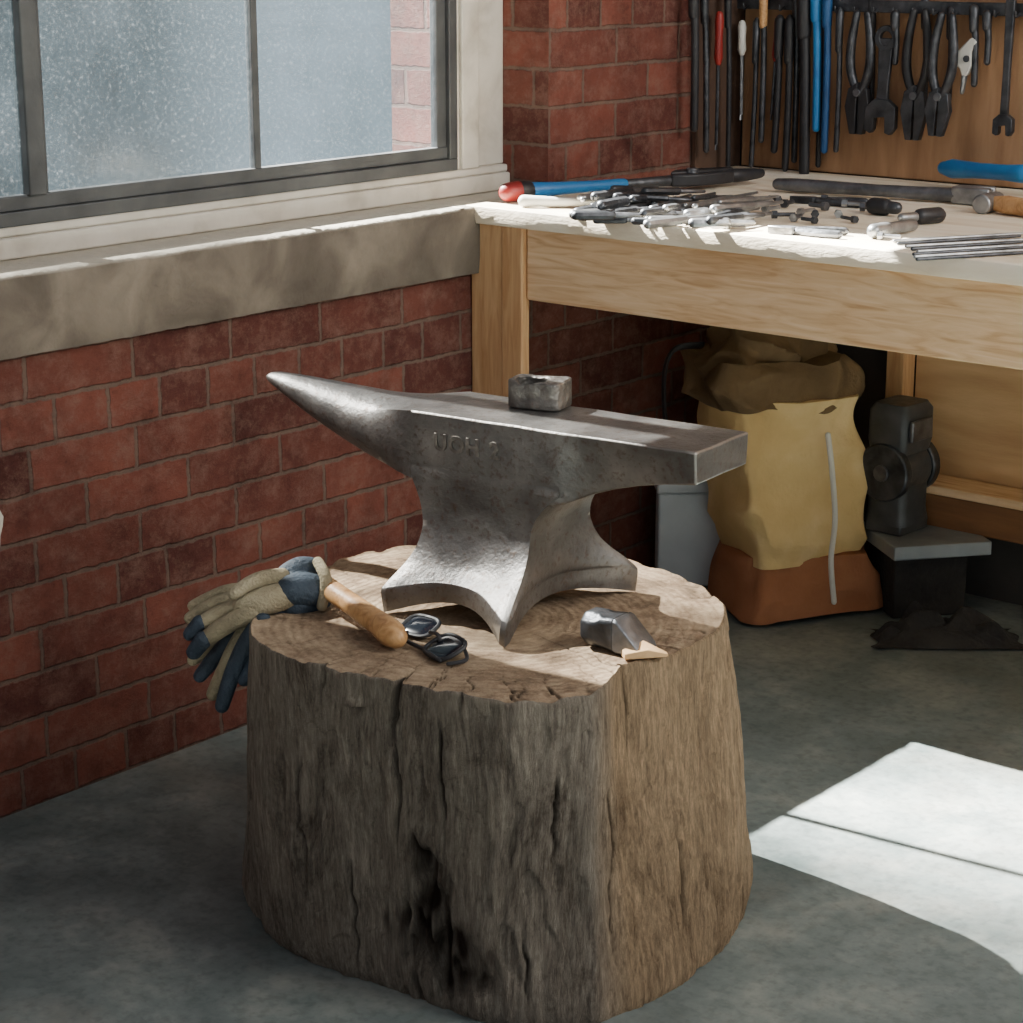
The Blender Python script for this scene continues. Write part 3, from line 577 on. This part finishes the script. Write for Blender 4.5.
for i in range(NR+1):
    f=i/NR; row=[]
    for k in range(NT):
        th=2*math.pi*k/NT; R,ro=rimR[k]; r=R*f if i else .001
        x=r*math.cos(th);y=r*math.sin(th)
        z=ZT+.0015*noise.noise(Vector((x*40,y*40,0)))+.002*noise.noise(Vector((x*12,y*12,3)))-.001
        e=f**14; z=z-.002*e+ rimz(th)*e
        if i==NR: z=ZT+rimz(th)
        rot=ro*e
        for ct,cw,ln in tc:
            wob=.05*noise.noise(Vector((ct*7,r*30,2))); q=abs((th-ct-wob+math.pi)%(2*math.pi)-math.pi)*max(r,.02)/.33
            if R-r<ln:
                g=math.exp(-min(60,(q/(cw*.28*(1-(R-r)/ln)+1e-4))**2)); z-=.006*g*(1 if i<NR else .3); rot=max(rot,g)
        v=bm.verts.new((x,y,z)); v[rl_]=rot; row.append(v)
    V.append(row)
for a,b_ in zip(V,V[1:]):
    for k in range(NT): bm.faces.new([a[k],a[(k+1)%NT],b_[(k+1)%NT],b_[k]])
me=bpy.data.meshes.new('cut_face'); bm.to_mesh(me); bm.free(); me.polygons.foreach_set('use_smooth',[True]*len(me.polygons)); me.materials.append(stump_top_mat())
o=bpy.data.objects.new('cut_face',me); C.objects.link(o); o.parent=st; tag(o,'lighter sawn end-grain top')

# ---------------------------------------------------------------- anvil
AN=thing('anvil','large worn grey iron anvil with a pointed horn standing on the stump','anvil',(.839,-.869,ZT+.001),rad(6.2))
HT=.287
def nz(p,a=.0014,f=18): 
    v=noise.noise_vector(Vector(p)*f); return Vector(p)+v*a
tab=[(0,-.137,.116,.150,.046,.028),(.030,-.139,.118,.152,.046,.024),(.040,-.136,.116,.147,.041,.017),(.056,-.126,.107,.130,.029,.008),(.074,-.114,.096,.109,.016,.002),(.094,-.106,.087,.093,.006,0),(.117,-.102,.082,.083,.002,0),(.135,-.104,.082,.079,0,0),(.155,-.109,.088,.0770,0,0),(.172,-.116,.100,.0768,0,0),(.186,-.123,.114,.0768,0,0),(.20,-.126,.126,.0768,0,0),(.215,-.122,.124,.0745,0,0)]
fine=[]
for i in range(len(tab)-1):
    for k in range(4):
        p0=tab[max(i-1,0)];p1=tab[i];p2=tab[i+1];p3=tab[min(i+2,len(tab)-1)];t=k/4
        fine.append(tuple(.5*(2*b1+(c1-a1)*t+(2*a1-5*b1+4*c1-d1)*t*t+(3*b1-a1-3*c1+d1)*t**3) for a1,b1,c1,d1 in zip(p0,p1,p2,p3)))
fine.append(tab[-1])
rings=[]
KS=16
for h,u0,u1,bb,cc,ar in fine:
    lw=max(0,min(1,(.12-h)/.11)); lw=lw*lw*(3-2*lw)
    r=[]; cs=[(u0,-bb),(u1-.008*lw,-bb-.034*lw),(u1+.012*lw,bb+.006*lw),(u0,bb)]
    for s_ in range(4):
        a=Vector(cs[s_]);b2=Vector(cs[(s_+1)%4]); nrm=Vector(((b2-a).y,-(b2-a).x)).normalized()
        for k in range(KS):
            t=k/KS; q=1-(2*t-1)**2; p=a.lerp(b2,t)-nrm*max(cc,0)*q**1.3
            if k==0: p=p.lerp(Vector(((u0+u1)/2,0)),.055*lw)
            r.append(nz((p.x,p.y,max(h,0)+max(ar,0)*q**1.3),.0014 if h<.2 else .001) if h>0 else Vector((p.x,p.y,h+ar*q**1.3)))
    rings.append(r)
b=MB(); b.loft(rings); b.build('waist_and_feet',IR,AN,world=False,smooth=42,bevel=.005,seg=3)
def msec(u,vt,vb,ht,hb,m,k=14):
    """square section morphing (m: 0..1) to a round one"""
    cs=[(-vb,hb),(vb,hb),(vt,ht),(-vt,ht)]; r=[]; cz=(ht+hb)/2
    for s_ in range(4):
        a=Vector(cs[s_]);b2=Vector(cs[(s_+1)%4])
        for q in range(k):
            p=a.lerp(b2,q/k)
            nx=p.x/max(vt,1e-5); ny=(p.y-cz)/((ht-hb)/2)
            ex=nx*math.sqrt(max(0,1-ny*ny/2)); ey=ny*math.sqrt(max(0,1-nx*nx/2))
            P=p.lerp(Vector((ex*vt,cz+ey*(ht-hb)/2)),m)
            r.append(nz((u,P.x,P.y),.0010))
    return r
root=(-.126,.0765,.0755,HT,.187,0)
secs=[root,(-.10,.0765,.0755,HT,.182,0),(-.05,.0765,.0755,HT,.178,0),(0,.0765,.0755,HT,.178,0),(.05,.0765,.0755,HT,.178,0),(.09,.0765,.0755,HT,.178,0),(.115,.0765,.0755,HT,.180,0),(.134,.0765,.0740,HT,.186,0),(.145,.0757,.064,HT,.191,0),(.165,.075,.055,HT,.200,0),(.20,.075,.052,HT,.212,0),(.24,.075,.054,HT,.223,0),(.28,.075,.060,HT,.232,0),(.32,.075,.068,HT,.239,0),(.338,.075,.071,HT,.242,0)]
b=MB(); b.loft([msec(*s_) for s_ in secs],cap='end'); b.build('body_and_heel',IR,AN,world=False,smooth=32,bevel=.0032,seg=2)
hs=[root,(-.140,.0765,.0750,HT-.0003,.187,.12),(-.158,.0757,.0735,HT-.0005,.187,.28),(-.18,.0735,.070,HT-.001,.188,.50),(-.21,.069,.065,HT-.001,.190,.75),(-.24,.0635,.061,HT,.195,.92),(-.28,.055,.054,HT+.002,.206,1),(-.32,.046,.046,HT+.004,.2205,1),(-.37,.0335,.0335,HT+.006,.2410,1),(-.41,.0235,.0235,HT+.007,.2590,1),(-.433,.0175,.0175,HT+.007,.2700,1),(-.445,.013,.013,HT+.0055,.2765,1),(-.452,.0075,.0075,HT+.002,.2815,1),(-.4545,.002,.002,HT-.002,.2840,1)]
rings=[]
for i in range(len(hs)-1):
    for k in range(4):
        t=k/4; rings.append(msec(*[a+(c2-a)*t for a,c2 in zip(hs[i],hs[i+1])]))
rings.append(msec(*hs[-1]))
b=MB(); b.loft(rings,cap='end'); b.build('horn',IR,AN,world=False,smooth=50,bevel=.0028,seg=2)
def text_mesh(body,size,ext):
    cu=bpy.data.curves.new('t','FONT'); cu.body=body; cu.size=size; cu.extrude=ext; cu.bevel_depth=.0003; cu.offset=.0007
    to=bpy.data.objects.new('t',cu); C.objects.link(to); bpy.context.view_layer.update()
    me=bpy.data.meshes.new_from_object(to.evaluated_get(bpy.context.evaluated_depsgraph_get())); C.objects.unlink(to); bpy.data.objects.remove(to); return me
MK=M('stamp_metal',(92,87,82),(142,136,128),60,.5,.5,.3,90)
for ch_,u_ in (('U',-.084),('O',-.058),('H',-.029),('2',.012)):
    me=text_mesh(ch_,.033,.0012); me.materials.clear(); me.materials.append(MK)
    o=bpy.data.objects.new('raised_mark',me); C.objects.link(o); o.parent=AN; o.location=(u_,-.0781,.236); o.rotation_euler=(rad(90),0,0)
ZA=ZT+.001+HT+.001
p=onz(540,406,ZA)
hb_=thing('steel_block','small worn steel block with a dark hole in its top, standing on the anvil','block',p,rad(14))
def sq(a,b2,n,e=5): 
    return [(a*math.copysign(abs(math.cos(2*math.pi*k/n))**(2/e),math.cos(2*math.pi*k/n)),b2*math.copysign(abs(math.sin(2*math.pi*k/n))**(2/e),math.sin(2*math.pi*k/n))) for k in range(n)]
b=MB(); b.holed([(x,y) for x,y in sq(.041,.030,48,6)],[(x-.012,y-.002) for x,y in sq(.024,.020,48,2.6)],.0,.040)
for v in b.bm.verts:
    if v.co.z>.02: v.co.z+= -.010*math.exp(-((v.co.x+.014)/.011)**2)*(1 if v.co.y<0 else .2)+.0025*noise.noise(v.co*60)
b.build('body',M('rough_worn_steel',(70,68,66),(118,114,109),24,.45,.65,.7,60,c3=(164,159,150)),hb_,world=False,bevel=.0055,seg=2)
b=MB(); b.tube([(-.012,-.001,.003),(-.012,-.001,.008)],[.023,.023],16,rnd=False,flat=.75); b.build('hole_floor',BLACK,hb_,world=False)

# ---------------------------------------------------------------- loose cross-peen hammer on the stump
A=onz(592,626,ZT+.026);B=onz(646,638,ZT+.026); A.z=B.z=ZT+.027
d=(B-A).normalized(); s=Vector((-d.y,d.x,0)); L=(B-A).length
t=thing('cross_peen_hammer','dark wedge-faced hammer with broken pale handle stub by the right foot of the anvil','hammer',((A.x+B.x)/2,(A.y+B.y)/2,ZT))
def osec(q,w_,h_,dz=0,c=.25):
    P=A+d*q*L+Vector((0,0,dz)); r=[]
    for x,y in ((-1,-1+c*2),(-1+c*2,-1),(1-c*2,-1),(1,-1+c*2),(1,1-c*2),(1-c*2,1),(-1+c*2,1),(-1,1-c*2)): r.append(P+s*x*w_+Vector((0,0,y*h_)))
    return r
b=MB(); b.loft([osec(-.08,.020,.020),osec(0,.024,.024),osec(.22,.025,.025),osec(.3,.022,.022,0,.12),osec(.55,.024,.024,0,.1)]); b.build('head',DSTEEL,t,bevel=.003,seg=3)
b=MB(); b.loft([osec(.55,.024,.024,0,.08),osec(.62,.0245,.023,-.001,.06),osec(1.0,.024,.006,-.017,.06),osec(1.04,.023,.002,-.021,.06)]); b.build('peen',MSTEEL,t,bevel=.001)
b=MB(); P1=onz(624,657,ZT+.006);P2=onz(668,651,ZT+.010); dd=(P2-P1); ss=Vector((-dd.y,dd.x,0)).normalized(); P1.z=P2.z=ZT+.003
b.loft([[P1-ss*.004,P1+ss*.012,P1+ss*.01+Vector((0,0,.010)),P1-ss*.004+Vector((0,0,.008))],[P1+dd*.5-ss*.010,P1+dd*.5+ss*.018,P1+dd*.5+ss*.014+Vector((0,0,.018)),P1+dd*.5-ss*.008+Vector((0,0,.011))],[P2-ss*.004,P2+ss*.008,P2+ss*.005+Vector((0,0,.004)),P2-ss*.002+Vector((0,0,.003))]])
b.build('handle_stub',CHIP,t,bevel=.001)

# ---------------------------------------------------------------- hammer handle
zr=ZT+.020
P=[onz(322,584,zr+.012),onz(350,603,zr+.006),onz(380,624,zr+.002),onz(396,637,zr)]
t=thing('hammer','hammer with smooth pale wooden handle, its head hidden under the gloves','hammer',(P[1].x,P[1].y,ZT))
b=MB(); b.tube(cr([P[0],P[1],P[2]],6),interp([.0165,.0155,.0175],6),18); b.build('handle',HAND,t)
b=MB(); b.tube(cr([P[2],P[3]],4),[.0175,.0185,.0195,.019,.016],18); b.build('handle_butt',HAND,t)

# ---------------------------------------------------------------- spectacles
t=thing('spectacles','pair of dark oval-lensed spectacles lying on the stump left of the anvil','spectacles',onz(434,636,ZT))
def lensframe(px,py,ra,rb,an,zz):
    c0=onz(px,py,ZT+zz); n_=32; up=Matrix.Rotation(an,3,'Z')@Matrix.Rotation(rad(22),3,'X')
    outer=[c0+up@Vector((x,y,0)) for x,y in sq(ra,rb,n_,3.2)]
    b=MB(); b.tube(outer+[outer[0]],.0032,8,rnd=False); b.build('rim',BLACK,t)
    b=MB(); b.loft([[c0+up@Vector((x*f,y*f,h)) for x,y in sq(ra,rb,n_,3.2)] for f,h in ((.97,-.001),(1.0,.0),(.8,.002),(.4,.003),(.05,.0032))]); b.build('lens',LENS,t,smooth=80)
lensframe(420,626,.027,.021,rad(0),.013); lensframe(445,647,.030,.024,rad(-18),.013)
b=MB(); b.tube(cr([onz(430,632,ZT+.018),onz(437,634,ZT+.024),onz(440,640,ZT+.018)],5),.003,8); b.build('bridge',BLACK,t)
b=MB(); b.tube(cr([onz(404,628,ZT+.012),onz(406,640,ZT+.006),onz(425,650,ZT+.005),onz(440,661,ZT+.005)],6),.0028,8); b.build('temple',BLACK,t)
b=MB(); b.tube(cr([onz(465,650,ZT+.012),onz(466,660,ZT+.006),onz(448,664,ZT+.005)],6),.0028,8); b.build('temple',BLACK,t)

# ---------------------------------------------------------------- gloves
def glove(label,loc,palm,fingers,cuff,pm,fm,cm,extra=None):
    t=thing('work_glove',label,'glove',loc,0,None)
    b=MB()
    for pts,rr in palm: b.tube(cr([atd(*p) for p in pts],5),interp(rr,5),14)
    b.build('palm',pm,t,remesh=.0035)
    for pts,rr,m in fingers:
        b=MB(); b.tube(cr([atd(*p) for p in pts],5),interp(rr,5),14); b.build('finger',m or fm,t,smooth=80)
    b=MB()
    for pts,rr in cuff: b.tube(cr([atd(*p) for p in pts],4),interp(rr,4),14)
    b.build('cuff',cm,t,remesh=.0035)
    if extra:
        for nm,pts,rr,m in extra:
            b=MB(); b.tube(cr([atd(*p) for p in pts],5),interp(rr,5),12); b.build(nm,m,t,smooth=80)
    return t
D=2.90
glove('navy and beige work glove hanging down over the stump rim, under the other glove',onz(290,600,ZT),
 [([(300,606,D+.01),(272,618,D),(252,632,D-.01)],[.024,.026,.020]),([(300,598,D+.03),(272,606,D+.02),(248,620,D+.01)],[.018,.020,.016])],
 [([(262,622,D-.035),(246,645,D-.04),(232,675,D-.035),(222,706,D-.03)],[.0145,.014,.0125,.0105],GNAVY),
  ([(252,622,D-.015),(236,648,D-.02),(224,672,D-.015),(213,694,D-.01)],[.0135,.0135,.0125,.010],None),
  ([(246,620,D+.005),(228,643,D+.005),(213,660,D+.01),(200,676,D+.012)],[.013,.013,.012,.010],GNAVY),
  ([(244,614,D+.03),(224,632,D+.03),(206,648,D+.03),(193,660,D+.03)],[.012,.012,.011,.009],None),
  ([(276,628,D-.03),(268,642,D-.04),(256,660,D-.04),(244,680,D-.04)],[.013,.0125,.0115,.0095],GNAVY)],
 [([(296,604,D),(314,598,D+.02)],[.026,.027]),([(298,594,D+.03),(316,588,D+.045)],[.022,.024])],GNAVY,GBEIGE,GNAVY)
glove('beige knit work glove with navy cuff lying on top of the other glove',onz(300,585,ZT),
 [([(296,592,D-.005),(268,600,D-.02),(244,606,D-.02)],[.021,.022,.017]),([(292,578,D+.03),(266,586,D+.02),(242,594,D+.01)],[.018,.020,.015])],
 [([(252,612,D-.03),(228,624,D-.035),(208,638,D-.03),(194,652,D-.025)],[.0135,.0135,.0125,.0105],None),
  ([(246,606,D-.01),(224,612,D-.012),(204,622,D-.012),(190,634,D-.01)],[.0125,.0125,.0115,.0095],None),
  ([(244,598,D+.01),(222,602,D+.01),(204,610,D+.01),(190,618,D+.012)],[.0125,.012,.011,.009],None),
  ([(244,590,D+.03),(226,592,D+.03),(208,599,D+.03),(193,606,D+.03)],[.0115,.011,.010,.0085],None),
  ([(282,576,D+.0),(264,578,D-.01),(248,584,D-.02),(234,594,D-.03)],[.012,.0115,.0105,.0085],None)],
 [([(292,590,D-.01),(306,590,D),(318,592,D+.01)],[.024,.026,.025]),([(290,576,D+.02),(300,572,D+.03),(310,572,D+.04)],[.021,.023,.023])],GBEIGE,GBEIGE,GNAVY,
 [('fingertip_patch',[(203,640,D-.034),(194,652,D-.027)],[.0135,.0115],GNAVY),('fingertip_patch',[(200,623,D-.014),(190,634,D-.011)],[.0121,.0103],GNAVY),
  ('cuff_trim',[(318,562,D+.02),(326,580,D-.01),(322,606,D-.015)],[.008,.009,.008],GBEIGE)])

# ---------------------------------------------------------------- under the bench
def bagpart(z0,z1,hw,hd,name,mat,parent,cen,n=40,amp=.012,lean=(0,0),wf=None,seed=0,e=4,cap=True,tw=0,lean0=(0,0),fold=0):
    X=Rv*math.cos(tw)+Fv*math.sin(tw); Y=Fv*math.cos(tw)-Rv*math.sin(tw)
    rings=[]
    for i in range(n+1):
        f=i/n; z=z0+(z1-z0)*f; k=wf(f) if wf else 1
        r=[]
        for q in range(128):
            an=2*math.pi*q/128; ca,sa=math.cos(an),math.sin(an)
            x=hw*k*math.copysign(abs(ca)**(2/e),ca); y=hd*k*math.copysign(abs(sa)**(2/e),sa)
            P=X*x+Y*y; a_=amp*(noise.noise(Vector((P.x*9,P.y*9,z*7+seed)))+.4*noise.noise(Vector((P.x*22,P.y*22,z*14+seed))))
            a_+=fold*(1-abs(noise.noise(Vector((P.x*10,P.y*10,z*9+seed))))*3)
            P=P*(1+a_/max(P.length,.05))
            r.append(Vector((cen.x,cen.y,0))+P+Rv*(lean0[0]+lean[0]*f)+Fv*(lean0[1]+lean[1]*f)+Vector((0,0,z+.6*amp*noise.noise(Vector((P.x*12,P.y*12,seed+9))))))
        rings.append(r)
    b=MB(); b.loft(rings,cap=cap); return b.build(name,mat,parent,smooth=70)
bc=CAM+Rv*.575+Fv*4.36
bag=thing('canvas_bag','tall mustard canvas bag with brown top and rusty bottom under the bench','bag',(bc.x,bc.y,0))
TW=rad(22)
bagpart(.012,.135,.144,.110,'bottom_panel',RUST,bag,bc,amp=.018,wf=lambda f:1.12-.14*f,seed=3,e=8,tw=TW,lean0=(.040,0),lean=(-.010,0),fold=.010)
bagpart(.12,.475,.138,.108,'body_panel',MUST,bag,bc,amp=.014,lean=(-.046,0),lean0=(.030,0),wf=lambda f:.92+.11*f**.7+.012*math.sin(f*7),seed=5,e=14,tw=TW,fold=.016)
bagpart(.46,.56,.146,.11,'crumpled_top',OLIVE,bag,bc,amp=.045,lean=(-.01,.0),lean0=(-.024,0),wf=lambda f:1.03-.12*f*f,seed=11,e=5,tw=TW,fold=.014)
bagpart(.53,.63,.13,.09,'folded_flap',OLIVE,bag,bc,amp=.06,lean=(-.02,.0),lean0=(-.046,0.01),wf=lambda f:1.0-.5*f*f,seed=21,e=3,tw=TW,fold=.022)
b=MB(); b.tube(cr([atd(828,435,4.225),atd(832,470,4.22),atd(835,520,4.215),atd(831,560,4.20),atd(834,602,4.19)],6),.006,8); b.build('cord',WHITEP,bag)
b=MB(); b.tube(cr([atd(702,470,4.25),atd(670,440,4.24),atd(664,380,4.26),atd(674,350,4.30),atd(702,345,4.34)],8),.010,8,flat=.5); b.build('strap',BLACK,bag)
gc=CAM+Rv*.405+Fv*4.475
t=thing('metal_case','light grey metal case standing left of the mustard bag','case',(gc.x,gc.y,0),YAW+.05)
b=MB(); b.box((-.083,-.02,.01),(.078,.035,.225)); b.build('body',GREYB,t,world=False,bevel=.006)
b=MB(); b.box((-.087,-.024,.225),(.081,.039,.258)); b.build('lid',GREYB,t,world=False,bevel=.005)
for x in (-.07,.055):
    for y in (-.01,.025):
        b=MB(); b.tube([(x,y,0),(x,y,.011)],.009,10,rnd=False); b.build('foot',BLACK,t,world=False)
sx,sD=.880,4.33
scn=CAM+Rv*sx+Fv*sD; SZ=.180
t=thing('metal_plate','wide grey metal plate on an added dark block for the shade beneath, right of the mustard bag','plate',(scn.x,scn.y,0),YAW+rad(12))
b=MB(); b.box((-.110,-.12,SZ-.030),(.108,.085,SZ)); b.build('top_plate',M('dull_plate_metal',(126,132,136),(164,169,172),6,.5,.3,.1,60),t,world=False,bevel=.003)
b=MB(); b.box((-.080,-.055,0),(.085,.075,SZ-.030)); b.build('base',DCLOTH,t,world=False,bevel=.004)  # dark block added to read as the darkness under the plate
gn=CAM+Rv*(sx-.055)+Fv*(sD+.005)
t=thing('bench_grinder','dark grey bench grinder standing on the wide grey metal plate','grinder',(gn.x,gn.y,SZ+.0005),YAW+rad(48))
b=MB(); b.box((-.055,-.045,0),(.055,.045,.026)); b.build('base',GREYM,t,world=False,bevel=.004)
b=MB(); b.loft([[Vector((x*k,y*k,z)) for x,y in sq(.054,.048,20,5)] for z,k in ((.02,1.1),(.05,1.0),(.12,1.0))]); b.build('pedestal',GREYM,t,world=False)
b=MB(); b.tube([(-.045,0,.135),(.045,0,.135)],[.056,.056],24,rnd=False); b.build('motor',GREYM,t,world=False,bevel=.006)
for x in (-.056,.056):
    b=MB(); b.tube([(x-.013,0,.135),(x+.013,0,.135)],[.062,.062],28,rnd=False); b.build('wheel_guard',DSTEEL,t,world=False,bevel=.004)
    b=MB(); b.tube([(x-.018,0,.135),(x+.018,0,.135)],[.018,.018],16,rnd=False); b.build('hub',MSTEEL,t,world=False,bevel=.002)
b=MB(); b.loft([[Vector((x*k,y*k,z)) for x,y in sq(.062,.050,20,6)] for z,k in ((.175,.9),(.20,1),(.265,.98),(.28,.8))]); b.build('switch_box',GREYM,t,world=False)
b=MB(); b.box((-.05,-.060,.205),(.03,-.050,.250)); b.build('eye_shield',MSTEEL,t,world=False,bevel=.003)
cc=CAM+Rv*.90+Fv*4.12
b=MB(); G=44; vs=[]
for i in range(G+1):
    row=[]
    for k in range(G+1):
        u=(i/G-.5)*2;v=(k/G-.5)*2; rr=min(1,math.hypot(u,v)); fall=max(0,1-rr**3)
        P=cc+Rv*(u*.15*(1+.2*noise.noise(Vector((v*2,3,0)))))+Fv*(v*.065*(1+.25*noise.noise(Vector((u*2,7,0)))))
        row.append(b.bm.verts.new((P.x,P.y,.004+fall*.06*(.5+abs(noise.noise(Vector((u*2.3,v*2.3,1))))*1.6))))
    vs.append(row)
for i in range(G):
    for k in range(G): b.face([vs[i][k],vs[i+1][k],vs[i+1][k+1],vs[i][k+1]])
o=b.build('rag',DCLOTH,smooth=80); tag(o,'dark crumpled rag on the floor in front of the grey metal plate','rag')

# ---------------------------------------------------------------- light, world, camera
sun=bpy.data.lights.new('sun','SUN'); sun.energy=210; sun.angle=rad(.5); sun.color=(1,.94,.85)
so=bpy.data.objects.new('sun',sun); C.objects.link(so); so.rotation_euler=Vector((1,.10,-.925)).to_track_quat('-Z','Y').to_euler()
W=bpy.data.worlds.new('w'); bpy.context.scene.world=W; W.use_nodes=True
bg=W.node_tree.nodes['Background']; bg.inputs[0].default_value=(.88,.94,1,1); bg.inputs[1].default_value=.50
al=bpy.data.lights.new('fill_light','AREA'); al.energy=78; al.size=1.5; al.color=(1,.96,.9)  # unseen fill lamp added off frame, no window stands there
ao=bpy.data.objects.new('fill_light',al); C.objects.link(ao); ao.location=(3.7,-.1,2.5); ao.rotation_euler=(Vector((.95,.1,.7))-Vector((3.7,-.1,2.5))).to_track_quat('-Z','Y').to_euler()
cam=bpy.data.cameras.new('camera'); cam.lens=FPX/1023*36; cam.sensor_width=36; cam.clip_end=200
co=bpy.data.objects.new('camera',cam); C.objects.link(co); co.location=CAM; co.rotation_euler=(rad(90)-PIT,0,YAW)
bpy.context.scene.camera=co
